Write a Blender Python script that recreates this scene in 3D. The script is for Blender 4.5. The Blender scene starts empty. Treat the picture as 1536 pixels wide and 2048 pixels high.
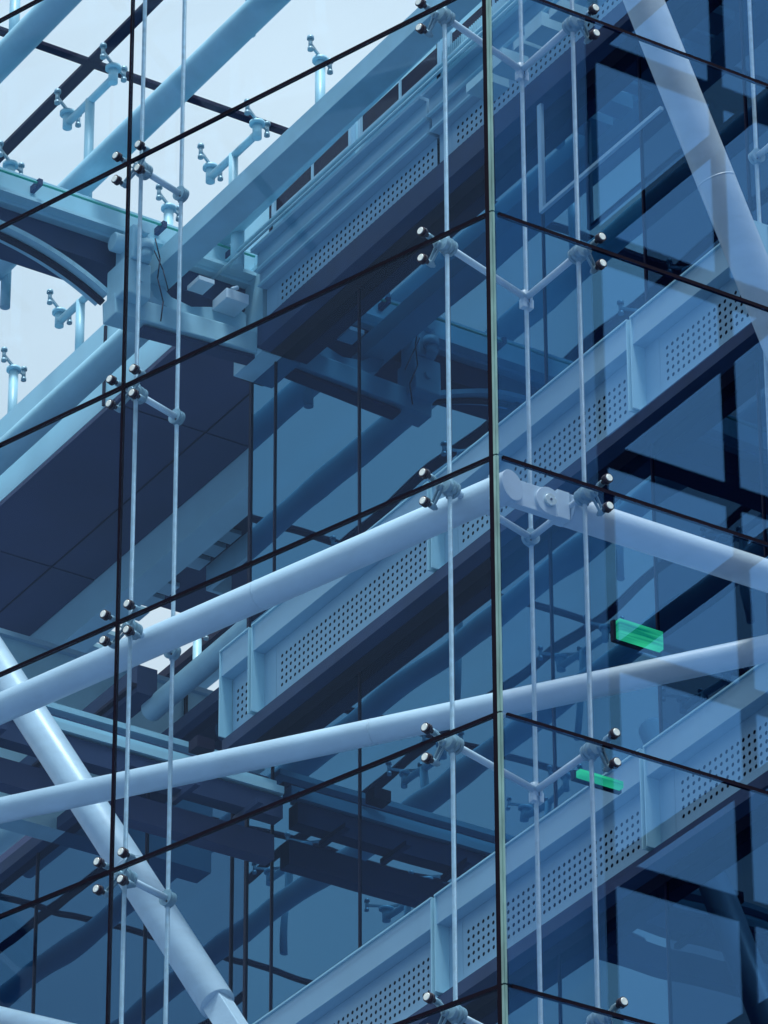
import bpy, bmesh, math, random
from math import sin, cos, pi, radians, sqrt
from mathutils import Vector, Matrix

random.seed(7)
S = bpy.context.scene
C = S.collection

# ------------------------------------------------------------------ camera
CAM = Vector((0, 0, 1.6))
HEAD, PITCH, ROLL = radians(32.305), 0.53729, 0.00396
fwd = Vector((sin(HEAD) * cos(PITCH), cos(HEAD) * cos(PITCH), sin(PITCH)))
r0 = Vector((cos(HEAD), -sin(HEAD), 0))
u0 = r0.cross(fwd)
cr = cos(ROLL) * r0 - sin(ROLL) * u0
cu = sin(ROLL) * r0 + cos(ROLL) * u0
cam = bpy.data.cameras.new('camera')
cam.sensor_fit = 'VERTICAL'
cam.sensor_height = 24.0
cam.lens = 10967.53 / 2048 * 24.0
cam.clip_start = 0.5
cam.clip_end = 3000
cob = bpy.data.objects.new('camera', cam)
C.objects.link(cob)
cob.matrix_world = Matrix(((cr.x, cu.x, -fwd.x, CAM.x), (cr.y, cu.y, -fwd.y, CAM.y), (cr.z, cu.z, -fwd.z, CAM.z), (0, 0, 0, 1)))
S.camera = cob

# ------------------------------------------------------------------ world, sun, exposure
SUN_AZ, SUN_EL = radians(-150), radians(73)      # azimuth measured from +Y towards +X
w = bpy.data.worlds.new('World')
S.world = w
w.use_nodes = True
nt = w.node_tree
nt.nodes.clear()
N = nt.nodes.new
out = N('ShaderNodeOutputWorld')
bg = N('ShaderNodeBackground')
bg.inputs[1].default_value = 0.1
sky = N('ShaderNodeTexSky')
sky.sky_type = 'NISHITA'
sky.sun_disc = False
sky.sun_elevation = SUN_EL
sky.sun_rotation = SUN_AZ
tc = N('ShaderNodeTexCoord')
mp = N('ShaderNodeMapping')
mp.inputs['Scale'].default_value = (1, 1, 2.6)
no = N('ShaderNodeTexNoise')
no.inputs['Scale'].default_value = 3.2
no.inputs['Detail'].default_value = 5
no.inputs['Roughness'].default_value = 0.55
rp = N('ShaderNodeValToRGB')
rp.color_ramp.elements[0].position = 0.3
rp.color_ramp.elements[0].color = (6.6, 7.2, 7.7, 1)
rp.color_ramp.elements[1].position = 0.72
rp.color_ramp.elements[1].color = (9.0, 9.4, 9.6, 1)
mx = N('ShaderNodeMix')
mx.data_type = 'RGBA'
mx.inputs[0].default_value = 0.86
L = nt.links.new
L(tc.outputs['Generated'], mp.inputs[0])
L(mp.outputs[0], no.inputs[0])
L(no.outputs[0], rp.inputs[0])
L(sky.outputs[0], mx.inputs[6])
L(rp.outputs[0], mx.inputs[7])
# an overcast dome: the zenith is brighter than the horizon
sx = N('ShaderNodeSeparateXYZ')
gr = N('ShaderNodeMapRange')
gr.inputs[1].default_value = 0.0
gr.inputs[2].default_value = 1.0
gr.inputs[3].default_value = 0.42
gr.inputs[4].default_value = 1.60
vm = N('ShaderNodeVectorMath')
vm.operation = 'SCALE'
L(tc.outputs['Generated'], sx.inputs[0])
L(sx.outputs['Z'], gr.inputs[0])
L(mx.outputs[2], vm.inputs[0])
L(gr.outputs[0], vm.inputs[3])
L(vm.outputs[0], bg.inputs[0])
L(bg.outputs[0], out.inputs[0])

sun = bpy.data.lights.new('sun', 'SUN')
sun.energy = 4.0
sun.angle = radians(14)
sun.color = (1.0, 0.96, 0.92)
so = bpy.data.objects.new('sun', sun)
C.objects.link(so)
sd = Vector((sin(SUN_AZ) * cos(SUN_EL), cos(SUN_AZ) * cos(SUN_EL), sin(SUN_EL)))
so.rotation_euler = sd.to_track_quat('Z', 'Y').to_euler()
so.location = (0, 0, 60)

S.view_settings.view_transform = 'Standard'
S.view_settings.look = 'None'
S.view_settings.exposure = 0.15
S.view_settings.gamma = 1.0
S.view_settings.use_curve_mapping = False
S.render.engine = 'CYCLES'
S.cycles.use_denoising = True
S.cycles.max_bounces = 14
S.cycles.transparent_max_bounces = 32
S.cycles.glossy_bounces = 6
S.cycles.diffuse_bounces = 4
S.cycles.sample_clamp_indirect = 6

# ------------------------------------------------------------------ materials
def mat(name):
    m = bpy.data.materials.new(name)
    m.use_nodes = True
    m.node_tree.nodes.clear()
    return m

def surf(name, col, rough=0.5, metal=0.0, spec=0.5, vary=0.12, scale=3.0, bump=0.0, coat=0.0, streak=0.0):
    m = mat(name)
    t = m.node_tree
    n = t.nodes.new
    l = t.links.new
    o = n('ShaderNodeOutputMaterial')
    b = n('ShaderNodeBsdfPrincipled')
    tcn = n('ShaderNodeTexCoord')
    nz = n('ShaderNodeTexNoise')
    nz.inputs['Scale'].default_value = scale
    nz.inputs['Detail'].default_value = 7
    nz.inputs['Roughness'].default_value = 0.6
    mpn = n('ShaderNodeMapping')
    if streak:
        mpn.inputs['Scale'].default_value = (1, 1, 1 / streak)
    l(tcn.outputs['Object'], mpn.inputs[0])
    l(mpn.outputs[0], nz.inputs[0])
    r = n('ShaderNodeValToRGB')
    r.color_ramp.elements[0].position = 0.3
    r.color_ramp.elements[1].position = 0.7
    r.color_ramp.elements[0].color = tuple(c * (1 - vary) for c in col) + (1,)
    r.color_ramp.elements[1].color = tuple(min(1, c * (1 + vary)) for c in col) + (1,)
    l(nz.outputs[0], r.inputs[0])
    l(r.outputs[0], b.inputs['Base Color'])
    mr = n('ShaderNodeMapRange')
    mr.inputs[3].default_value = rough - 0.06
    mr.inputs[4].default_value = rough + 0.08
    l(nz.outputs[0], mr.inputs[0])
    l(mr.outputs[0], b.inputs['Roughness'])
    b.inputs['Metallic'].default_value = metal
    b.inputs['Specular IOR Level'].default_value = spec
    b.inputs['Coat Weight'].default_value = coat
    b.inputs['Coat Roughness'].default_value = 0.2
    if bump:
        bp = n('ShaderNodeBump')
        bp.inputs['Strength'].default_value = bump
        bp.inputs['Distance'].default_value = 0.01
        n2 = n('ShaderNodeTexNoise')
        n2.inputs['Scale'].default_value = scale * 14
        l(tcn.outputs['Object'], n2.inputs[0])
        l(n2.outputs[0], bp.inputs['Height'])
        l(bp.outputs[0], b.inputs['Normal'])
    l(b.outputs[0], o.inputs[0])
    return m

def glass(name, tint, refl, f0, f1, wav=0.0, rough=0.0):
    # clear sheet: transparent with a coating that mirrors part of the light
    m = mat(name)
    t = m.node_tree
    n = t.nodes.new
    l = t.links.new
    o = n('ShaderNodeOutputMaterial')
    tr = n('ShaderNodeBsdfTransparent')
    tr.inputs[0].default_value = tint + (1,)
    g = n('ShaderNodeBsdfGlossy')
    g.inputs[0].default_value = refl + (1,)
    g.inputs['Roughness'].default_value = rough
    lw = n('ShaderNodeLayerWeight')
    lw.inputs[0].default_value = 0.5
    pw = n('ShaderNodeMath')
    pw.operation = 'POWER'
    pw.inputs[1].default_value = 5.0
    l(lw.outputs['Facing'], pw.inputs[0])
    mr = n('ShaderNodeMapRange')
    mr.inputs[3].default_value = f0
    mr.inputs[4].default_value = f1
    l(pw.outputs[0], mr.inputs[0])
    ms = n('ShaderNodeMixShader')
    l(mr.outputs[0], ms.inputs[0])
    l(tr.outputs[0], ms.inputs[1])
    l(g.outputs[0], ms.inputs[2])
    if wav:
        tcn = n('ShaderNodeTexCoord')
        nz = n('ShaderNodeTexNoise')
        nz.inputs['Scale'].default_value = 1.3
        nz.inputs['Detail'].default_value = 1.5
        bp = n('ShaderNodeBump')
        bp.inputs['Strength'].default_value = wav
        bp.inputs['Distance'].default_value = 0.01
        l(tcn.outputs['Object'], nz.inputs[0])
        l(nz.outputs[0], bp.inputs['Height'])
        l(bp.outputs[0], g.inputs['Normal'])
    l(ms.outputs[0], o.inputs[0])
    return m

def mirror_glass(name, refl, base, wav=0.009):
    m = mat(name)
    t = m.node_tree
    n = t.nodes.new
    l = t.links.new
    o = n('ShaderNodeOutputMaterial')
    g = n('ShaderNodeBsdfGlossy')
    g.inputs[0].default_value = refl + (1,)
    g.inputs['Roughness'].default_value = 0.0
    d = n('ShaderNodeBsdfDiffuse')
    d.inputs[0].default_value = base + (1,)
    ad = n('ShaderNodeAddShader')
    geo = n('ShaderNodeNewGeometry')
    nz = n('ShaderNodeTexNoise')
    nz.inputs['Scale'].default_value = 0.9
    nz.inputs['Detail'].default_value = 1.0
    l(geo.outputs['Position'], nz.inputs[0])
    sb = n('ShaderNodeVectorMath')
    sb.operation = 'SUBTRACT'
    sb.inputs[1].default_value = (0.5, 0.5, 0.5)
    l(nz.outputs['Color'], sb.inputs[0])
    scl = n('ShaderNodeVectorMath')
    scl.operation = 'SCALE'
    scl.inputs[3].default_value = wav
    l(sb.outputs[0], scl.inputs[0])
    ad2 = n('ShaderNodeVectorMath')
    l(geo.outputs['Normal'], ad2.inputs[0])
    l(scl.outputs[0], ad2.inputs[1])
    nm = n('ShaderNodeVectorMath')
    nm.operation = 'NORMALIZE'
    l(ad2.outputs[0], nm.inputs[0])
    l(nm.outputs[0], g.inputs['Normal'])
    l(g.outputs[0], ad.inputs[0])
    l(d.outputs[0], ad.inputs[1])
    l(ad.outputs[0], o.inputs[0])
    return m

def emit(name, col, s):
    m = mat(name)
    t = m.node_tree
    o = t.nodes.new('ShaderNodeOutputMaterial')
    e = t.nodes.new('ShaderNodeEmission')
    e.inputs[0].default_value = col + (1,)
    e.inputs[1].default_value = s
    t.links.new(e.outputs[0], o.inputs[0])
    return m

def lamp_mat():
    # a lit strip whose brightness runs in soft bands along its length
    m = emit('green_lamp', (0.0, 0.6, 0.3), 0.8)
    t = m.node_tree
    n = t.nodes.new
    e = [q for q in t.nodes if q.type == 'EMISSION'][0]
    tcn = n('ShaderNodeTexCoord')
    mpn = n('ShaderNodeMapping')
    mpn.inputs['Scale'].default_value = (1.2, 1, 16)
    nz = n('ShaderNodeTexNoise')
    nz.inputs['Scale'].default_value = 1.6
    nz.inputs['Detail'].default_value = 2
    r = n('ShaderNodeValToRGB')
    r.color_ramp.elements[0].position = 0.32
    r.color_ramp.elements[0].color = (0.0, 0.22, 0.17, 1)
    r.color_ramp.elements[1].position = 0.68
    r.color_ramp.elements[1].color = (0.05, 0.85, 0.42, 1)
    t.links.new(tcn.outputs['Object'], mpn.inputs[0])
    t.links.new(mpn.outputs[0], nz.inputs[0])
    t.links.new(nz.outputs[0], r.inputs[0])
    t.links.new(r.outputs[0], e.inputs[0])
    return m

M = dict(
    paint=surf('white_paint', (0.56, 0.70, 0.80), 0.38, vary=0.09, scale=2.6, coat=0.12, bump=0.12, streak=0.4),
    steel=surf('painted_steel', (0.32, 0.58, 0.70), 0.42, vary=0.10, scale=2.5),
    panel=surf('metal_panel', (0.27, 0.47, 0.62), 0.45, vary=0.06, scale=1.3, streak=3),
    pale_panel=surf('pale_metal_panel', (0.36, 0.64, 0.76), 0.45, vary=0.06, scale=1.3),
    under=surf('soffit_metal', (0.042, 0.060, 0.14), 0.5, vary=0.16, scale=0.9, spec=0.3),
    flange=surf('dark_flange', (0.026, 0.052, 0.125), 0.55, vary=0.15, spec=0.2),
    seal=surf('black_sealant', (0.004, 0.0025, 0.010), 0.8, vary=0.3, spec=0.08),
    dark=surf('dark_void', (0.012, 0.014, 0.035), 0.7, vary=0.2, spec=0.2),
    mull=surf('dark_mullion', (0.010, 0.010, 0.034), 0.6, spec=0.15, vary=0.2),
    edge=surf('green_glass_edge', (0.16, 0.31, 0.30), 0.35, vary=0.35, scale=14, streak=5),
    cast=surf('cast_steel', (0.24, 0.38, 0.46), 0.36, metal=0.2, vary=0.25, scale=9),
    bright=surf('polished_cap', (0.66, 0.78, 0.78), 0.25, metal=0.25, vary=0.15, scale=30),
    ring=surf('rubber_ring', (0.016, 0.012, 0.03), 0.5, vary=0.2),
    cable=surf('strand_wire', (0.50, 0.66, 0.76), 0.35, metal=0.3, vary=0.15, scale=20),
    green_line=surf('green_rope', (0.05, 0.42, 0.34), 0.5),
    ground=surf('plaza_paving', (0.06, 0.10, 0.17), 0.7, vary=0.25, scale=0.5),
    frame=surf('black_frame', (0.003, 0.002, 0.008), 0.8, vary=0.3, spec=0.02),
    clear=glass('clear_glass', (0.90, 0.965, 1.0), (0.45, 0.68, 1.0), 0.014, 0.26),
    clear_b=glass('coated_glass', (0.95, 0.98, 1.0), (0.13, 0.37, 0.76), 0.155, 0.32),
    roofglass=glass('roof_glass', (0.96, 0.985, 1.0), (0.7, 0.85, 1.0), 0.02, 0.3),
    mirror=mirror_glass('blue_mirror_glass', (0.070, 0.185, 0.295), (0.004, 0.006, 0.018)),
    mirror_dark=mirror_glass('black_mirror_glass', (0.018, 0.050, 0.095), (0.003, 0.004, 0.012)),
    mirror_low=mirror_glass('dark_mirror_glass', (0.045, 0.12, 0.21), (0.004, 0.006, 0.018)),
    sky_screen=surf('sky_screen_finish', (0.80, 0.88, 0.92), 0.3, vary=0.10, scale=0.3),  # for the added out-of-view panel that tones down the mirrored sky
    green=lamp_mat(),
)

# ------------------------------------------------------------------ mesh helpers
class MB:
    def __init__(s):
        s.v, s.f, s.sm = [], [], []

    def face(s, idx, smooth=False):
        s.f.append(idx)
        s.sm.append(smooth)

    def box(s, x0, x1, y0, y1, z0, z1):
        s.obox(Vector(((x0 + x1) / 2, (y0 + y1) / 2, (z0 + z1) / 2)), Vector((1, 0, 0)), Vector((0, 1, 0)), Vector((0, 0, 1)), abs(x1 - x0) / 2, abs(y1 - y0) / 2, abs(z1 - z0) / 2)
        return s

    def obox(s, c, ax, ay, az, hx, hy, hz):
        b = len(s.v)
        for i in (-1, 1):
            for j in (-1, 1):
                for k in (-1, 1):
                    s.v.append(c + ax * hx * i + ay * hy * j + az * hz * k)
        for q in ((0, 1, 3, 2), (4, 6, 7, 5), (0, 4, 5, 1), (2, 3, 7, 6), (0, 2, 6, 4), (1, 5, 7, 3)):
            s.face([b + i for i in q])
        return s

    def bar(s, p0, p1, wd, ht, up=Vector((0, 0, 1))):
        d = (p1 - p0)
        n = d.normalized()
        sx = n.cross(up).normalized()
        uy = sx.cross(n)
        return s.obox((p0 + p1) / 2, n, sx, uy, d.length / 2, wd / 2, ht / 2)

    def tube(s, p0, p1, r, n=20, r1=None, caps=True, bevel=0.0):
        r1 = r if r1 is None else r1
        d = (p1 - p0).normalized()
        a = d.cross(Vector((0, 0, 1)))
        if a.length < 0.05:
            a = d.cross(Vector((1, 0, 0)))
        a.normalize()
        c = d.cross(a)
        rings = [(p0, r), (p1, r1)]
        if bevel:
            rings = [(p0, r - bevel), (p0 + d * bevel, r), (p1 - d * bevel, r1), (p1, r1 - bevel)]
        idx = []
        for p, rr in rings:
            b = len(s.v)
            for i in range(n):
                t = 2 * pi * i / n
                s.v.append(p + a * cos(t) * rr + c * sin(t) * rr)
            idx.append(b)
        for q in range(len(idx) - 1):
            for i in range(n):
                j = (i + 1) % n
                s.face([idx[q] + i, idx[q] + j, idx[q + 1] + j, idx[q + 1] + i], True)
        if caps:
            s.face([idx[0] + i for i in range(n)][::-1])
            s.face([idx[-1] + i for i in range(n)])
        return s

    def path(s, pts, r, n=8):
        for a, b in zip(pts, pts[1:]):
            s.tube(a, b, r, n)
        return s

    def prism(s, pts, off):
        b = len(s.v)
        k = len(pts)
        for p in pts:
            s.v.append(Vector(p))
        for p in pts:
            s.v.append(Vector(p) + off)
        s.face(list(range(b, b + k))[::-1])
        s.face(list(range(b + k, b + 2 * k)))
        for i in range(k):
            j = (i + 1) % k
            s.face([b + i, b + j, b + k + j, b + k + i])
        return s

    def build(s, name, material, parent=None, bevel=0.0):
        me = bpy.data.meshes.new(name)
        me.from_pydata([tuple(v) for v in s.v], [], s.f)
        bm = bmesh.new()
        bm.from_mesh(me)
        bmesh.ops.recalc_face_normals(bm, faces=bm.faces)
        bm.to_mesh(me)
        bm.free()
        if any(s.sm):
            me.polygons.foreach_set('use_smooth', s.sm)
        me.materials.append(material)
        o = bpy.data.objects.new(name, me)
        C.objects.link(o)
        if parent is not None:
            o.parent = parent
            o.matrix_parent_inverse = Matrix.Identity(4)
            o.location = -Vector(parent['_o']) if '_o' in parent else (0, 0, 0)
        if bevel:
            md = o.modifiers.new('bevel', 'BEVEL')
            md.width = bevel
            md.segments = 2
            md.limit_method = 'ANGLE'
        return o

def tag(o, label, cat, group=None, kind=None):
    if label:
        o['label'] = label
    if cat:
        o['category'] = cat
    if group:
        o['group'] = group
    if kind:
        o['kind'] = kind
    return o

def thing(name, label, cat, loc=(0, 0, 0), group=None):
    o = bpy.data.objects.new(name, None)
    o.empty_display_size = 0.1
    C.objects.link(o)
    o.location = loc
    o['_o'] = tuple(loc)
    return tag(o, label, cat, group)

def V(*a):
    return Vector(a)

# ------------------------------------------------------------------ frames of the two facades
K = V(17.1953, 25.8045, 0)                     # foot of the glass corner
dA = V(-0.29716, 0.95483, 0)
nA = V(0.95483, 0.29716, 0)
dB = V(1, 0, 0)
nB = V(0, 1, 0)
UP = V(0, 0, 1)
HJ = 1.94048

def zj(k):
    return 24.389 - k * HJ

def PA(t, d, z):
    return K + dA * t + nA * d + UP * z

def PB(t, d, z):
    return K + dB * t + nB * d + UP * z

# ------------------------------------------------------------------ setting
g = MB().box(-400, 400, -400, 400, -0.3, 0).build('ground', M['ground'])
g['kind'] = 'structure'

# ------------------------------------------------------------------ glass facades
GT = 0.012
def facade(name, label, d, n, cols, k0, k1, gm, start):
    th = thing(name, label, 'glass wall', K)
    for k in range(k0, k1):
        zt, zb = zj(k) - 0.0145, zj(k + 1) + 0.0145
        for i in range(len(cols) - 1):
            a, b = cols[i] + (start if i == 0 else 0.012), cols[i + 1] - 0.012
            m = MB()
            ta, tb = random.uniform(-0.0022, 0.0022), random.uniform(-0.003, 0.003)
            d2 = (d + n * ta).normalized()
            z2 = (UP + n * tb).normalized()
            n2 = z2.cross(d2) if z2.cross(d2).dot(n) > 0 else d2.cross(z2)
            m.obox(K + d * (a + b) / 2 + n * GT / 2 + UP * (zt + zb) / 2, d2, n2, z2, (b - a) / 2, GT / 2, (zt - zb) / 2)
            m.build('glass_pane', gm, th)
    for k in range(k0, k1 + 1):
        m = MB()
        m.obox(K + d * (0.06 + cols[-1]) / 2 + n * 0.014 + UP * zj(k), d, n, UP, (cols[-1] - 0.06) / 2, 0.0115, 0.0142)
        m.build('sealant_joint', M['seal'], th)
    for c in cols[1:-1]:
        m = MB()
        m.obox(K + d * c + n * 0.014 + UP * (zj(k0) + zj(k1)) / 2, d, n, UP, 0.0100, 0.0125, (zj(k0) - zj(k1)) / 2)
        m.build('vertical_joint', M['seal'], th)
    return th

FA = facade('glass_facade', 'clear glass wall left of the glass corner, with one upright joint', dA, nA, [0, 3.43, 6.9], -3, 6, M['clear'], 0.058)
FB = facade('glass_facade', 'bluer reflective glass wall right of the glass corner, without upright joint', dB, nB, [0, 3.7, 7.4], -3, 6, M['clear_b'], 0.03)
# the mitred corner: dark strip on the left glass, pale green ground edges at the crease
th = thing('corner_seal', 'upright corner joint with dark strip and pale green glass edges', 'corner joint', K)
m = MB()
m.obox(K + dA * 0.0385 + nA * 0.012 + UP * 20, dA, nA, UP, 0.0185, 0.016, 9.0)
m.build('dark_strip', M['seal'], th)
for k in range(-3, 6):
    zt, zb = zj(k) - 0.006, zj(k + 1) + 0.006
    m = MB()
    m.obox(K + dA * 0.0095 + nA * 0.004 + UP * (zt + zb) / 2, dA, nA, UP, 0.0095, 0.010, (zt - zb) / 2)
    m.build('glass_edge', M['edge'], th)
    m = MB()
    m.obox(K + dB * 0.0090 + nB * 0.004 + UP * (zt + zb) / 2, dB, nB, UP, 0.0085, 0.010, (zt - zb) / 2)
    m.build('glass_edge', M['edge'], th)

# ------------------------------------------------------------------ strand cables
def strand_mesh():
    v, f = [], []
    z0, z1, pitch, spt, sides = 13.5, 30.5, 0.11, 7, 5
    steps = int((z1 - z0) / pitch * spt)
    for s_ in range(6):
        ph = s_ * pi / 3
        for i in range(steps + 1):
            a = 2 * pi * i / spt + ph
            z = z0 + i * pitch / spt
            cx, cy = 0.0108 * cos(a), 0.0108 * sin(a)
            for q in range(sides):
                b = 2 * pi * q / sides
                v.append((cx + 0.0062 * cos(b), cy + 0.0062 * sin(b), z))
        base = s_ * (steps + 1) * sides
        for i in range(steps):
            for q in range(sides):
                q2 = (q + 1) % sides
                f.append((base + i * sides + q, base + i * sides + q2, base + (i + 1) * sides + q2, base + (i + 1) * sides + q))
    me = bpy.data.meshes.new('strand_cable')
    me.from_pydata(v, [], f)
    me.polygons.foreach_set('use_smooth', [True] * len(f))
    me.materials.append(M['cable'])
    return me

sm = strand_mesh()
for p, lab in ((PA(3.415, 0.13, 0), 'front upright steel cable beside the upright glass joint on the left'),
               (PA(3.42, 0.57, 0), 'rear upright steel cable of the left pair, held by the clamps'),
               (PA(0.505, 0.127, 0), 'upright steel cable just left of the glass corner'),
               (PA(0.514, 0.999, 0), 'upright steel cable just right of the glass corner, where paired struts meet'),
               (PB(0.79, 0.122, 0), 'upright steel cable second to the right of the glass corner'),
               (PB(2.86, 0.787, 0), 'upright steel cable near the right edge of the photo')):
    o = bpy.data.objects.new('steel_cable', sm)
    C.objects.link(o)
    o.location = p
    tag(o, lab, 'cable', 'upright cables behind the glass')

# ------------------------------------------------------------------ spider fittings
def lathe_along(m, c, n, prof, seg=20):
    for (a0, ra), (a1, rb) in zip(prof, prof[1:]):
        m.tube(c + n * a0, c + n * a1, ra, seg, rb, caps=False)
    m.tube(c + n * (prof[0][0] - 0.0005), c + n * prof[0][0], prof[0][1], seg, caps=True)
    m.tube(c + n * prof[-1][0], c + n * (prof[-1][0] + 0.0005), prof[-1][1], seg, caps=True)

def spider(org, d, n, hub_t, hub_d, bolts, joint_t, rear_d=None, label='', rear='disc', strut=True):
    """org: facade point at joint height and t=0; bolts: list of (t, dz)"""
    th = thing('spider_fitting', label, 'glass fitting', org + d * hub_t + n * hub_d, 'steel spider fittings holding the glass')
    hc = org + d * hub_t + n * hub_d
    m = MB()
    lathe_along(m, hc, n, [(-0.052, 0.030), (-0.050, 0.050), (-0.020, 0.052), (-0.018, 0.046), (-0.008, 0.046), (-0.006, 0.062), (0.018, 0.062), (0.020, 0.050), (0.030, 0.050), (0.032, 0.060), (0.055, 0.060), (0.058, 0.030)])
    m.tube(hc - UP * 0.075 + n * 0.0, hc + UP * 0.075, 0.024, 14)
    m.build('hub', M['cast'], th)
    # yoke in front of the hub carrying the arms
    yk = org + d * (hub_t + (joint_t - hub_t) * 0.28) + n * (hub_d - 0.045) + UP * 0.0
    m = MB()
    m.tube(yk - n * 0.028, yk + n * 0.018, 0.030, 16, bevel=0.005)
    m.tube(yk - n * 0.036, yk - n * 0.026, 0.012, 10)
    m.build('pivot', M['cast'], th)
    for bt, dz in bolts:
        tip = org + d * bt + UP * dz + n * 0.085
        m = MB()
        ax = (tip - yk).normalized()
        sd_ = ax.cross(n).normalized()
        w0, w1 = 0.021, 0.013
        for sg in (-1, 1):
            m.bar(yk + sd_ * w0 * sg, tip + sd_ * w1 * sg, 0.0105, 0.018, n)
        m.tube(tip - n * 0.022, tip + n * 0.030, 0.022, 14, bevel=0.004)
        m.tube(tip + n * 0.03, tip + n * 0.047, 0.013, 10)
        m.build('arm', M['cast'], th)
        b0 = org + d * bt + UP * dz
        m = MB()
        m.tube(b0 + n * 0.013, b0 + n * 0.032, 0.036, 20, bevel=0.003)
        m.tube(b0 + n * 0.032, b0 + n * 0.075, 0.016, 12)
        m.tube(b0 - n * 0.010, b0 - n * 0.0005, 0.034, 20)
        bo = m.build('glass_bolt', M['ring'], th)
        m = MB()
        m.tube(b0 - n * 0.018, b0 - n * 0.0102, 0.026, 20, bevel=0.002)
        m.build('bolt_cap', M['bright'], bo).location = (0, 0, 0)
    if rear_d:
        rc = org + d * hub_t + n * rear_d
        if strut:
            m = MB()
            m.tube(hc + n * 0.05, rc, 0.0245, 18)
            m.build('strut', M['paint'], th)
        if rear == 'disc':
            m = MB()
            lathe_along(m, rc, n, [(-0.030, 0.058), (-0.018, 0.058), (-0.016, 0.048), (0.0, 0.048), (0.002, 0.056), (0.030, 0.056), (0.032, 0.044)], 22)
            m.tube(rc - UP * 0.065, rc + UP * 0.065, 0.023, 14)
            m.build('rear_clamp', M['cast'], th)
            for sg in (-1, 1):
                q = rc + (UP * 0.036 * sg + d * 0.018 * sg) - n * 0.031
                MB().tube(q - n * 0.003, q + n * 0.002, 0.008, 10).build('clamp_screw', M['ring'], th)
    return th

pos4 = ['topmost', 'second from the top', 'third from the top', 'lowest']
for k in range(0, 5):
    bolts = [(3.43 + a, b) for a in (-0.107, 0.117) for b in (-0.103, 0.105)]
    if k <= 3:
        spider(PA(0, 0, zj(k)), dA, nA, 3.42, 0.145, bolts, 3.43, 0.57, 'four-armed steel fitting where the left upright joint crosses a level joint, ' + pos4[k])
posc = ['at the top edge of the photo', 'second from the top', 'third from the top, over the thick tube', 'fourth from the top', 'at the bottom edge']
for k in range(0, 5):
    spider(PA(0, 0, zj(k)), dA, nA, 0.511, 0.127, [(0.626, 0.105), (0.626, -0.115)], 0.626, 0.955, 'two-armed steel fitting left of the glass corner, ' + posc[k], rear='none')
    spider(PB(0, 0, zj(k)), dB, nB, 0.795, 0.122, [(0.900, 0.102), (0.900, -0.116)], 0.900, 0.760 if k != 2 else 0.787, 'two-armed steel fitting right of the glass corner, ' + posc[k].replace('over', 'beside'), rear='disc' if k == 2 else 'none')
posv = ['uppermost', 'second from the top', '', 'third from the top', 'lowest']
for k in (0, 1, 3, 4):
    th = thing('cable_clamp', 'white clamp joining two struts on the corner cable, ' + posv[k], 'clamp', PA(0.514, 0.999, zj(k)), 'white corner cable clamps')
    c = PA(0.514, 0.999, zj(k))
    vv = (PB(0, 1, 0) - PB(0, 0, 0)).normalized()
    for sg, q in ((-1, -1), (1, 1)):
        m = MB()
        off = dB * 0.0165 * sg
        m.tube(c + off - UP * 0.045, c + off + UP * 0.052, 0.030, 16, bevel=0.004)
        m.obox(c + off * 1.6 - UP * 0.05, dB, nB, UP, 0.016, 0.026, 0.035)
        m.build('clamp_half', M['paint'], th)
    m = MB().tube(c - nB * 0.034 - UP * 0.05, c - nB * 0.034 + UP * 0.05, 0.003, 6)
    m.build('split_line', M['dark'], th)
spider(PB(0, 0, zj(0)), dB, nB, 2.86, 0.122, [(3.0, 0.105), (3.0, -0.115)], 3.0, 0.787, 'steel fitting and cable clamp at the right edge of the photo')

# ------------------------------------------------------------------ big bracing tubes
def brace(label, p0, p1, r, seg=40, caps=True, name='bracing_tube'):
    th = thing(name, label, 'steel tube', p0, 'large white bracing tubes')
    MB().tube(p0, p1, r, seg, bevel=0.004).build('tube', M['paint'], th)
    dv = (p1 - p0).normalized()
    ln = (p1 - p0).length
    q = 1.9
    while q < ln - 0.3:
        MB().tube(p0 + dv * (q - 0.006), p0 + dv * (q + 0.006), r + 0.0018, seg, caps=True).build('weld_seam', M['paint'], th)
        q += 3.1
    return th

T1a, T1b = PA(7.4, 0.36, 20.497), PA(0.165, 0.36, 20.497)
t1 = brace('thick white level tube behind the left glass, ending in a disc at the corner', T1a, T1b, 0.109)
m = MB().tube(T1b - dA * 0.012, T1b - dA * 0.000, 0.112, 40, bevel=0.003)
m.build('end_disc', M['paint'], t1)
# short stubs that tie the tube to the fittings
for tt in (3.42, 0.511):
    MB().tube(PA(tt, 0.16, zj(2)), PA(tt, 0.30, zj(2) - 0.0), 0.026, 16).build('stub', M['paint'], t1)

T1c, T1d = PB(0.80, 0.35, 20.503), PB(6.8, 0.35, 20.505)
t2 = brace('thick white level tube behind the right glass, pinned at the corner', T1c, T1d, 0.112)
pc = PB(0.617, 0.30, 20.493)
m = MB()
m.obox(PB(0.45, 0.34, 20.497), dB, nB, UP, 0.27, 0.030, 0.098)
m.obox(PB(0.73, 0.34, 20.497), dB, nB, UP, 0.05, 0.055, 0.108)
m.build('gusset_plate', M['paint'], t2, 0.004)
m = MB()
m.tube(pc - nB * 0.012, pc + nB * 0.03, 0.106, 40, bevel=0.004)
m.obox(pc + dB * 0.08 + nB * 0.010 - UP * 0.053, dB, nB, UP, 0.085, 0.02, 0.052)
m.build('cheek_plate', M['paint'], t2)
m = MB()
m.tube(pc - nB * 0.034, pc - nB * 0.0122, 0.046, 28, bevel=0.003)
m.build('pin', M['bright'], t2)
MB().tube(pc - nB * 0.038, pc - nB * 0.0345, 0.009, 12).build('pin_centre', M['ring'], t2)
m = MB()
m.tube(T1c - dB * 0.012, T1c - dB * 0.001, 0.114, 36)
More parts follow.
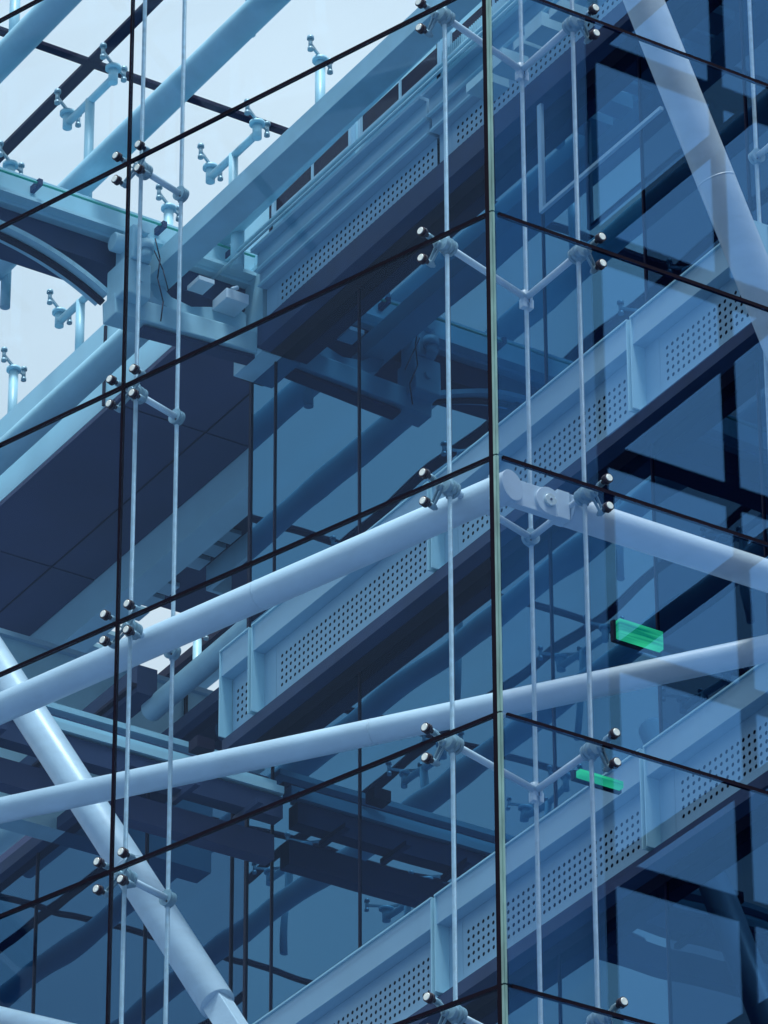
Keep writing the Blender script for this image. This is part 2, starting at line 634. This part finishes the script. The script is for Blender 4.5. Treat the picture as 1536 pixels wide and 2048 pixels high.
m.build('end_collar', M['paint'], t2)

P0, P1 = PA(5.502, 1.0, 20.135), PB(2.547, 0.5, 20.03)
dd = (P1 - P0).normalized()
brace('slimmer white tube crossing behind both glass walls, below the pinned tube', P0 - dd * 2.0, P1 + dd * 2.0, 0.095)
P0, P1 = PA(5.833, 1.6, 21.313), PA(3.887, 1.6, 18.292)
dd = (P1 - P0).normalized()
t3 = brace('steep white tube falling to the right at the lower left', P0 - dd * 3.0, P1, 0.131)
m = MB()
m.bar(P1 - dd * 0.3, P1 + dd * 0.9, 0.17, 0.15, nA)
m.build('end_plate', M['paint'], t3, 0.006)
P0, P1 = PB(1.649, 0.45, 25.132), PB(2.464, 0.45, 23.224)
dd = (P1 - P0).normalized()
brace('steep white tube at the upper right, leaning down to the right', P0 - dd * 3.5, P1 + dd * 2.5, 0.142)
P0, P1 = PA(6.42, 2.0, 19.104), PA(5.652, 2.0, 18.723)
dd = (P1 - P0).normalized()
brace('white tube whose top just shows at the bottom left edge', P0 - dd * 2.0, P1 + dd * 0.9, 0.10)

# ------------------------------------------------------------------ inner building: floor bands, mirror glass
IB = thing('inner_building', 'blue glazed building inside the glass walls, with perforated metal floor bands', 'building', (20, 25.9, 0))
XW = 20.0
JY = [34.0, 33.49, 30.78, 28.03, 26.45]
LIPS = [27.35, 23.715, 20.09, 16.47]

def perf_mesh(y0, y1, z0, z1, x, pitch=0.067, hole=0.0168, margin=0.03, rows=5):
    m = MB()
    n = max(1, int((y1 - y0 - 2 * margin) / pitch))
    ys = (y0 + y1) / 2 - n * pitch / 2
    hz = pitch
    for c in range(n):
        off = hz / 4
        ya, yb = ys + c * pitch, ys + (c + 1) * pitch
        zb = (z0 + z1) / 2 - rows * hz / 2 - hz / 4 + off
        # plain strips below and above the pierced cells
        for za_, zb_ in ((z0, zb), (zb + rows * hz, z1)):
            b = len(m.v)
            m.v += [V(x, ya, za_), V(x, yb, za_), V(x, yb, zb_), V(x, ya, zb_)]
            m.face([b, b + 1, b + 2, b + 3])
        for r in range(rows):
            zc = zb + (r + 0.5) * hz
            yc = (ya + yb) / 2
            b = len(m.v)
            cs = [(ya, zc - hz / 2), (yc, zc - hz / 2), (yb, zc - hz / 2), (yb, zc), (yb, zc + hz / 2), (yc, zc + hz / 2), (ya, zc + hz / 2), (ya, zc)]
            for a_, b_ in cs:
                m.v.append(V(x, a_, b_))
            for q in range(8):
                t = -3 * pi / 4 + q * pi / 4
                m.v.append(V(x, yc + hole * cos(t), zc + hole * sin(t)))
            for q in range(8):
                q2 = (q + 1) % 8
                m.face([b + q, b + q2, b + 8 + q2, b + 8 + q])
    for ya, yb in ((y0, ys), (ys + n * pitch, y1)):
        b = len(m.v)
        m.v += [V(x, ya, z0), V(x, yb, z0), V(x, yb, z1), V(x, ya, z1)]
        m.face([b, b + 1, b + 2, b + 3])
    return m

for bi, zl in enumerate(LIPS):
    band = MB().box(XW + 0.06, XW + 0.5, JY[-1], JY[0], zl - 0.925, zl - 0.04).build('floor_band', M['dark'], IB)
    for y1, y0 in zip(JY, JY[1:]):
        a, b = y0 + 0.012, y1 - 0.012
        def sub(mm, nm, mt, bv=0.0):
            o = mm.build(nm, mt, band, bv)
            o.location = (0, 0, 0)
        a, b = y0 + 0.02, y1 - 0.02
        if bi == 0:
            if b - a < 1:
                sub(MB().box(XW - 0.02, XW + 0.24, a, b, zl - 0.93, zl), 'end_panel', M['steel'])
                continue
            sub(MB().box(XW - 0.17, XW + 0.05, a, b, zl - 0.012, zl + 0.02), 'ledge', M['panel'])
            sub(MB().box(XW - 0.10, XW + 0.05, a, b, zl - 0.20, zl - 0.013), 'fascia_panel', M['panel'])
            sub(MB().box(XW - 0.13, XW - 0.101, a, b, zl - 0.198, zl - 0.180), 'rib', M['pale_panel'])
            sub(MB().box(XW - 0.075, XW + 0.05, a, b, zl - 0.335, zl - 0.201), 'stepped_panel', M['panel'])
            sub(MB().box(XW - 0.10, XW - 0.076, a, b, zl - 0.335, zl - 0.318), 'rib', M['pale_panel'])
            sub(perf_mesh(a, b - 0.18, zl - 0.70, zl - 0.337, XW, rows=4), 'perforated_panel', M['panel'])
            sub(MB().box(XW - 0.002, XW + 0.02, b - 0.179, b, zl - 0.70, zl - 0.337), 'plain_margin', M['panel'])
            continue
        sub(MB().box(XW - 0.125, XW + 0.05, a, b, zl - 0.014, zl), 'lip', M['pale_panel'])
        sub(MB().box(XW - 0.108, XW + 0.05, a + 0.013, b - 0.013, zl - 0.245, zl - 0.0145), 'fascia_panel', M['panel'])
        big = b - a > 1
        sub(perf_mesh(a + 0.013, b - (0.20 if big else 0.02), zl - 0.80, zl - 0.247, XW), 'perforated_panel', M['panel'])
        if big:
            sub(MB().box(XW - 0.002, XW + 0.02, b - 0.199, b - 0.013, zl - 0.80, zl - 0.247), 'plain_margin', M['panel'])
        for yy in (a, b - 0.0125):
            sub(MB().box(XW - 0.122, XW + 0.03, yy, yy + 0.0125, zl - 0.80, zl - 0.0145), 'side_rim', M['pale_panel'])
        sub(MB().box(XW - 0.05, XW + 0.03, a, b, zl - 0.813, zl - 0.801), 'bottom_rim', M['pale_panel'])
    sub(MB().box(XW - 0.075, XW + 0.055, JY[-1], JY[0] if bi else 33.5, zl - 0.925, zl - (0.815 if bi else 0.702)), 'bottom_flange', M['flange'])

YM = [34.0, 33.60, 32.27, 30.92, 29.55, 28.19, 26.85, 26.45]
for bi in range(4):
    zt = LIPS[bi] - 0.935
    zb = (LIPS[bi + 1] + 0.002) if bi < 3 else 13.0
    for y1, y0 in zip(YM, YM[1:]):
        m = MB().box(XW + 0.17, XW + 0.19, y0 + 0.006, y1 - 0.006, zb - 0.1, zt + 0.1)
        o = m.build('window_pane', M['mirror'] if y0 > 28 else M['mirror_dark'], IB)
        o.rotation_euler = (0, 0, 0)
    for y in YM:
        wd = 0.008 if y != 34.0 else 0.018
        MB().box(XW + 0.158, XW + 0.22, y - wd, y + wd, zb - 0.1, zt + 0.1).build('mullion', M['mull'], IB)
# end wall of the glazed building
MB().box(XW + 0.23, XW + 6, 33.96, 34.02, 13.0, 26.4).build('end_wall', M['mull'], IB)
MB().box(XW + 0.6, XW + 0.66, 26.45, 33.9, 13.0, 27.3).build('core_wall', M['dark'], IB)

# parapet above the top band with recessed slots and louvre
par = MB().box(XW + 0.02, XW + 0.25, 26.45, 40.9, 27.352, 28.26).build('parapet', M['pale_panel'], IB)
for ya, yb in ((30.95, 33.34), (28.2, 30.72), (25.95, 28.0)):
    a = MB().box(XW - 0.02, XW + 0.018, ya, yb, 27.40, 27.56).build('recess_trim', M['panel'], par)
    a.location = (0, 0, 0)
for ya, yb in ((32.12, 33.32), (30.74, 31.93), (29.3, 30.55)):
    m = MB().box(XW - 0.006, XW + 0.019, ya, yb, 27.70, 27.90)
    m.build('slot', M['dark'], par).location = (0, 0, 0)
    m = MB()
    m.box(XW - 0.03, XW + 0.018, ya - 0.04, yb + 0.04, 27.675, 27.70)
    m.box(XW - 0.03, XW + 0.018, ya - 0.04, ya, 27.70, 27.92)
    m.box(XW - 0.03, XW + 0.018, yb, yb + 0.04, 27.70, 27.92)
    m.box(XW - 0.02, XW + 0.018, (ya + yb) / 2 - 0.012, (ya + yb) / 2 + 0.012, 27.70, 27.9)
    m.build('slot_frame', M['panel'], par).location = (0, 0, 0)
for y in (33.43, 30.78, 28.03, 36.3, 39.0):
    m = MB().box(XW - 0.004, XW + 0.019, y - 0.012, y + 0.012, 27.36, 28.2)
    m.build('seam', M['dark'], par).location = (0, 0, 0)
lv = MB().box(XW - 0.23, XW - 0.20, 29.0, 30.36, 27.30, 27.50).build('louvre', M['pale_panel'], IB)
for i in range(46):
    y = 29.02 + i * 0.029
    MB().box(XW - 0.25, XW - 0.232, y, y + 0.013, 27.31, 27.49).build('slat', M['steel'], lv).location = (0, 0, 0)
rl = MB()
rl.tube(V(19.72, 33.8, 27.33), V(19.72, 26.0, 27.33), 0.016, 8)
rl.tube(V(19.62, 33.8, 27.15), V(19.62, 26.0, 27.15), 0.013, 8)
rl.build('conduit', M['pale_panel'], IB)
# plant and cables tucked under the eaves at the top
m = MB()
for i in range(9):
    y = 27.2 + i * 0.28
    m.box(19.55, 19.8, y, y + 0.12 + 0.06 * (i % 3), 26.62, 26.70 + 0.05 * (i % 2))
m.build('bracket', M['steel'], IB)
m = MB()
m.box(19.93, 19.96, 29.20, 29.25, 25.4, 26.38)
m.box(19.93, 19.96, 27.6, 29.25, 25.37, 25.40)
m.build('window_frame', M['panel'], IB)

# top-floor soffit beyond the end wall
SO = thing('overhang', 'dark soffit of the top floor overhang at the left, with a pale edge beam', 'overhang', (20, 34, 27))
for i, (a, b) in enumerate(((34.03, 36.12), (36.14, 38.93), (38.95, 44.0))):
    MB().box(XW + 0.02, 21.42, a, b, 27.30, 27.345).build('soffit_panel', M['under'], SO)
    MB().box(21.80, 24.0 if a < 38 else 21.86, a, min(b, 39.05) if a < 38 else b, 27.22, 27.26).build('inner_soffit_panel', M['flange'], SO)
for x in (20.95,):
    MB().box(x, x + 0.012, 34.03, 44.0, 27.292, 27.2995).build('seam_trim', M['dark'], SO)
MB().box(21.43, 21.70, 34.03, 44.0, 26.92, 27.33).build('edge_beam', M['pale_panel'], SO)
MB().box(20.26, 21.84, 34.03, 44.0, 27.5, 27.7).build('slab', M['dark'], SO)
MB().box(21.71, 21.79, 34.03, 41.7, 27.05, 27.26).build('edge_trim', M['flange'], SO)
m = MB()
for i in range(14):
    y = 36.2 + i * 0.28
    if i % 4 != 3:
        m.box(21.84, 22.05, y, y + 0.2, 27.17, 27.215)
m.build('grille', M['steel'], SO)
m = MB()
m.box(22.1, 22.14, 34.5, 38.0, 26.95, 27.21)
m.box(22.1, 22.35, 38.0, 38.04, 26.95, 27.21)
m.build('recess_frame', M['steel'], SO)
# outer corner of the parapet
MB().box(XW + 0.02, XW + 0.25, 40.92, 44.0, 27.352, 28.24).build('parapet_panel', M['pale_panel'], SO)

# ------------------------------------------------------------------ steelwork under the glass roof
def beam_tube(label, p0, p1, r, stubs=()):
    th = thing('roof_tube', label, 'steel tube', p0, 'long round roof tubes')
    MB().tube(p0, p1, r, 32).build('tube', M['steel'], th)
    for s_ in stubs:
        MB().tube(V(*s_[0]), V(*s_[1]), s_[2], 16).build('stub', M['steel'], th)
    return th

beam_tube('round roof tube against the sky, nearest the upper left corner of the photo', V(17.25, 28, 28.2), V(17.25, 46, 28.2), 0.125)
beam_tube('round roof tube against the sky, passing behind the topmost four-armed fitting', V(18.5, 26.5, 27.92), V(18.5, 46, 27.92), 0.125)
beam_tube('round roof tube under the sloping box beam, with a short stub near the dark slots', V(19.7, 34.25, 27.62), V(19.7, 30.0, 27.76), 0.118, [((19.75, 33.55, 27.6), (19.75, 33.55, 27.2), 0.06)])
beam_tube('round roof tube along the pale parapet at the left edge', V(19.72, 34.4, 27.45), V(19.72, 46, 27.45), 0.125)

bb = thing('box_beam', 'square pale box beam rising to the upper right in front of the parapet', 'steel beam', (19, 33.9, 27))
MB().box(18.96, 19.2, 27.5, 33.95, 26.9, 27.09).build('beam', M['steel'], bb, 0.004)

gd = thing('gantry', 'pale blue girder with arched underside and winch head at the left', 'girder', (18.6, 33.9, 27))
MB().box(9.0, 20.06, 33.72, 33.96, 27.20, 27.54).build('girder', M['steel'], gd, 0.005)
MB().box(9.0, 20.06, 33.62, 34.05, 27.235, 27.27).build('ledge', M['pale_panel'], gd)
MB().box(9.0, 20.0, 33.80, 34.2, 26.98, 27.198).build('lower_flange', M['flange'], gd)
MB().tube(V(14.2, 33.60, 27.41), V(19.95, 33.60, 27.41), 0.011, 8).build('rope', M['green_line'], gd)
for x in (17.85, 19.05, 19.75):
    MB().box(x - 0.02, x + 0.02, 33.57, 33.72, 27.38, 27.44).build('rope_clip', M['flange'], gd)
arch = []
for i in range(15):
    t = i / 14
    arch.append(V(17.0 + 1.62 * t, 33.85, 27.03 - 0.36 * t ** 2.6))
m = MB()
for a, b in zip(arch, arch[1:]):
    m.bar(a, b + (b - a) * 0.03, 0.22, 0.045)
m.build('arch', M['steel'], gd)
m = MB()
for a, b in zip(arch, arch[1:]):
    m.bar(a - UP * 0.045, b - UP * 0.045 + (b - a) * 0.03, 0.06, 0.03)
m.build('arch_rib', M['mull'], gd)
# winch head
m = MB()
m.box(18.60, 18.86, 33.45, 33.75, 26.52, 26.86)
m.box(18.66, 18.84, 33.42, 33.72, 26.861, 27.20)
m.build('winch_housing', M['steel'], gd, 0.015)
m = MB()
m.tube(V(18.56, 33.6, 27.08), V(18.90, 33.6, 27.08), 0.085, 20, bevel=0.01)
m.tube(V(18.75, 33.35, 27.14), V(18.75, 33.47, 27.14), 0.05, 16)
m.tube(V(18.75, 33.36, 26.92), V(18.75, 33.36, 27.0), 0.07, 18)
m.tube(V(18.75, 33.36, 26.84), V(18.75, 33.36, 26.92), 0.05, 18)
m.tube(V(18.74, 33.42, 26.68), V(18.74, 33.46, 26.68), 0.035, 14)
m.build('winch_drum', M['steel'], gd)
m = MB()
m.path([V(18.86, 33.4, 27.1), V(18.9, 33.38, 26.9), V(18.88, 33.38, 26.7), V(18.95, 33.4, 26.5), V(18.93, 33.4, 26.3)], 0.006, 6)
m.path([V(18.84, 33.4, 27.0), V(18.93, 33.38, 26.8), V(19.0, 33.4, 26.62)], 0.005, 6)
m.build('winch_wire', M['mull'], gd)
# lower arm with curved gusset
m = MB()
m.bar(V(18.6, 33.7, 26.48), V(19.98, 33.7, 26.55), 0.22, 0.2)
m.build('lower_arm', M['steel'], gd, 0.01)
m = MB()
m.bar(V(18.9, 33.7, 26.36), V(19.98, 33.7, 26.43), 0.14, 0.035)
m.build('lower_rib', M['flange'], gd)
pts = [(18.95, 27.0), (19.05, 26.98), (19.22, 26.83), (19.42, 26.80), (19.6, 26.86), (19.9, 26.93), (19.96, 26.90), (19.96, 26.72), (19.5, 26.66), (19.25, 26.68), (19.05, 26.78)]
m = MB()
m.prism([(x, 33.74, z) for x, z in pts], V(0, 0.14, 0))
m.build('gusset', M['steel'], gd, 0.006)
m = MB()
m.box(19.62, 19.84, 33.5, 33.74, 26.83, 26.93)
m.tube(V(19.68, 33.52, 26.94), V(19.74, 33.52, 26.98), 0.02, 10)
m.build('junction_box', M['paint'], gd, 0.006)
m = MB()
m.box(19.35, 19.50, 33.5, 33.7, 26.92, 26.96)
m.build('bracket', M['paint'], gd)

# ------------------------------------------------------------------ glass roof and its spider posts
ZR = 29.2
rf = thing('glass_roof', 'level glass roof with dark joints against the pale sky at the upper left', 'roof', (18.5, 34, ZR))
ys = [28.4, 31.25, 34.09, 37.11, 39.95, 42.8, 45.65, 48.5, 51.0]
xs = [8.0, 9.6, 12.6, 15.6, 18.58, 21.6]
for a, b in zip(ys, ys[1:]):
    for x0, x1 in zip(xs, xs[1:]):
        MB().box(x0 + 0.03, x1 - 0.03, a + 0.02, b - 0.02, ZR, ZR + 0.02).build('roof_pane', M['roofglass'], rf)
for x in (18.58, 15.6, 12.6):
    MB().box(x - 0.055, x + 0.055, 28.4, 51.0, ZR - 0.006, ZR + 0.026).build('roof_joint', M['mull'], rf)
for y in ys[1:-1]:
    MB().box(8.0, 21.6, y - 0.042, y + 0.042, ZR - 0.008, ZR + 0.028).build('roof_joint', M['mull'], rf)

def roof_post(x, y, double, base, label):
    th = thing('spider_post', label, 'roof post', (x, y, base), 'posts carrying the glass roof')
    heads = [(x, y)]
    if double:
        MB().tube(V(x, y + 0.40, base), V(x, y + 0.40, ZR - 0.26), 0.042, 16).build('post', M['steel'], th)
        MB().tube(V(x, y - 0.02, ZR - 0.27), V(x, y + 0.82, ZR - 0.27), 0.036, 16).build('cross_arm', M['steel'], th)
        heads = [(x, y), (x, y + 0.80)]
    else:
        MB().tube(V(x, y, base), V(x, y, ZR - 0.22), 0.045, 16).build('post', M['steel'], th)
    for hx, hy in heads:
        m = MB()
        m.tube(V(hx, hy, ZR - 0.32), V(hx, hy, ZR - 0.18), 0.042, 16)
        m.tube(V(hx, hy, ZR - 0.18), V(hx, hy, ZR - 0.15), 0.070, 20)
        m.build('head', M['steel'], th)
        m = MB()
        for sx in (-1, 1):
            tip = V(hx + 0.16 * sx, hy + 0.10 * sx, ZR - 0.11)
            m.bar(V(hx, hy, ZR - 0.135), tip, 0.02, 0.026)
            m.tube(tip - UP * 0.05, tip + UP * 0.05, 0.019, 10)
            m.tube(tip + UP * 0.045, tip + UP * 0.075, 0.032, 12, r1=0.03)
            m.tube(tip - UP * 0.07, tip - UP * 0.04, 0.026, 12)
        m.build('spider_head', M['cast'], th)
    return th

roof_post(18.66, 33.84, True, 27.54, 'T-headed roof post crossing the round tube left of the topmost four-armed fitting')
roof_post(18.62, 35.6, False, 27.54, 'single roof post at the left edge, above the girder')
roof_post(20.14, 33.9, True, 27.8, 'T-headed roof post just above the box beam')
roof_post(20.15, 35.45, False, 27.6, 'single roof post just above the girder beside the rear cable')
roof_post(20.11, 32.8, False, 28.2, 'single roof post against the open sky right of the T-headed post')
roof_post(20.16, 36.66, True, 28.2, 'T-headed roof post below the girder at the left')
roof_post(20.28, 38.55, False, 28.2, 'single roof post low at the left edge, above the parapet')
roof_post(18.64, 31.5, False, 27.95, 'tall roof post rising from the round tube at the top edge')
roof_post(17.35, 33.2, False, 28.3, 'roof post at the top left corner of the photo')

# the roof goes on to the left of the frame and shows up mirrored in the blue glass
src = roof_post(15.64, 33.84, True, 27.9, 'roof post of the outer bays, seen as a faint reflection in the blue glass')
src['group'] = 'roof posts mirrored in the blue glass'
for x in (15.64, 14.14, 12.64, 11.1):
    for y in (33.84, 36.8, 39.7, 42.6, 45.4):
        if (x, y) == (15.64, 33.84):
            continue
        c = src.copy()
        C.objects.link(c)
        c.location = (x, y, 27.9)
        c['_o'] = tuple(c.location)
        for ch in src.children:
            q = ch.copy()
            C.objects.link(q)
            q.parent = c
for i, (x, z) in enumerate(((15.95, 28.2), (14.6, 28.1), (13.2, 28.0), (11.8, 27.9))):
    beam_tube(('first', 'second', 'third', 'fourth')[i] + ' dark diagonal tube reflection in the blue glass, counted from above', V(x, 27, z), V(x, 50, z), 0.125)

# ------------------------------------------------------------------ lower left: pale wall, ledges, second mirror wall, sky gap
LW = thing('rear_wing', 'pale wall and dark mirror glass beyond the end of the blue building', 'building', (21, 36, 20))
MB().box(19.4, 24.6, 38.45, 38.7, 24.3, 26.13).build('wall_panel', M['steel'], LW)
MB().box(19.4, 24.6, 38.40, 38.449, 26.10, 26.15).build('coping', M['panel'], LW)
MB().box(22.12, 22.15, 38.425, 38.449, 24.3, 26.09).build('seam', M['dark'], LW)
MB().box(20.3, 20.5, 36.1, 38.3, 24.45, 24.72).build('truss_beam', M['flange'], LW)
MB().box(20.25, 20.3, 36.1, 38.3, 24.50, 24.53).build('truss_rail', M['mull'], LW)
MB().tube(V(20.55, 36.3, 24.42), V(20.55, 34.05, 24.47), 0.10, 28, bevel=0.012).build('duct', M['steel'], LW)
yy = [70, 64, 58, 52, 47, 43, 40.34, 38.95, 36.96, 35.5, 34.08]
for y1, y0 in zip(yy, yy[1:]):
    MB().box(20.92, 20.95, y0 + 0.006, y1 - 0.006, 12, 24.3).build('window_pane', M['mirror_low'], LW)
for y in yy:
    MB().box(20.905, 20.96, y - 0.009, y + 0.009, 12, 24.3).build('mullion', M['mull'], LW)
MB().box(20.83, 20.98, 34.05, 70, 24.301, 24.42).build('head_rail', M['flange'], LW)
MB().box(18.0, 48.0, 60, 60.3, 12, 38.3).build('end_wall', M['under'], LW)

LG = thing('lower_gantry', 'teal walkway beams with rails crossing behind the slim tube at the lower left', 'girder', (16, 33.4, 23))
for z, y, h, mt in ((22.50, 33.6, 0.05, 'steel'), (22.38, 33.55, 0.03, 'flange'), (22.24, 33.42, 0.075, 'pale_panel'), (22.145, 33.3, 0.065, 'pale_panel'), (21.93, 33.32, 0.19, 'flange'), (21.62, 33.45, 0.22, 'under')):
    MB().box(9.0, 20.1, y, y + 0.14, z, z + h).build('ledge', M[mt], LG)
for i in range(14):
    x = 12.2 + i * 0.58
    MB().box(x, x + 0.05, 33.10, 33.5, 21.88, 21.925).build('bracket', M['flange'], LG)
    if i % 3 == 0:
        MB().box(x + 0.1, x + 0.26, 33.25, 33.39, 22.32, 22.42).build('clip_box', M['mull'], LG)

# round tube and roof glazing seen through the gap
gp = thing('far_roof_tube', 'short piece of round tube in the bright gap beneath the thick level tube', 'steel tube', (22.9, 41, 27))
MB().tube(V(23.6, 40.0, 27.75), V(23.6, 52, 27.75), 0.14, 28).build('tube', M['steel'], gp)
gj = thing('far_roof_joint', 'dark sloping glazing bar in the bright gap beneath the thick level tube', 'glazing bar', (24.6, 42, 29.2))
MB().box(24.56, 24.68, 36, 60, 29.15, 29.25).build('bar', M['mull'], gj)
roof_post(24.25, 41.9, False, 27.8, 'far roof post in the bright gap beneath the thick level tube')

# ------------------------------------------------------------------ green lamps
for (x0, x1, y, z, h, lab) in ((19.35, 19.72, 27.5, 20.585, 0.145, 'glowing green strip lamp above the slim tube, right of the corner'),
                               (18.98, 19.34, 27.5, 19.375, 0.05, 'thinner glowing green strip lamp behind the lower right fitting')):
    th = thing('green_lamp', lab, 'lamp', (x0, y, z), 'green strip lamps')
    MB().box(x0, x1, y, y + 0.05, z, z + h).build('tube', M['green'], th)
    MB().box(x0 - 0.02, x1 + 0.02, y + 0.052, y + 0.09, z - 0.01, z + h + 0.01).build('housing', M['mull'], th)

# ------------------------------------------------------------------ neighbouring frame building that the right glass mirrors
NB = thing('neighbour_building', 'open black steel frame mirrored in the right glass as black bars', 'building', (27, 13.1, 0))
YN = 13.1
for z in (39.9, 37.6, 35.33, 32.9, 30.45, 28.08, 25.66, 23.2, 20.8, 18.4):
    MB().box(27.0, 40.0, YN - 0.10, YN, z - 0.22, z + 0.0).build('floor_beam', M['frame'], NB)
    MB().box(26.96, 27.03, YN, 22.5, z - 0.21, z).build('side_beam', M['frame'], NB)
for x in (27.0, 28.58, 30.2, 31.8, 33.4, 35.0):
    MB().box(x - 0.03, x + (0.04 if x < 28 else 0.10), YN - 0.12, YN - 0.03, 0, 41).build('column', M['frame'], NB)
MB().box(24.6, 27.07, YN - 0.30, YN - 0.27, 0, 41).build('sky_screen_panel', M['sky_screen'], NB)  # added opaque panel, unseen directly; blocks bright sky from the right glass's reflection
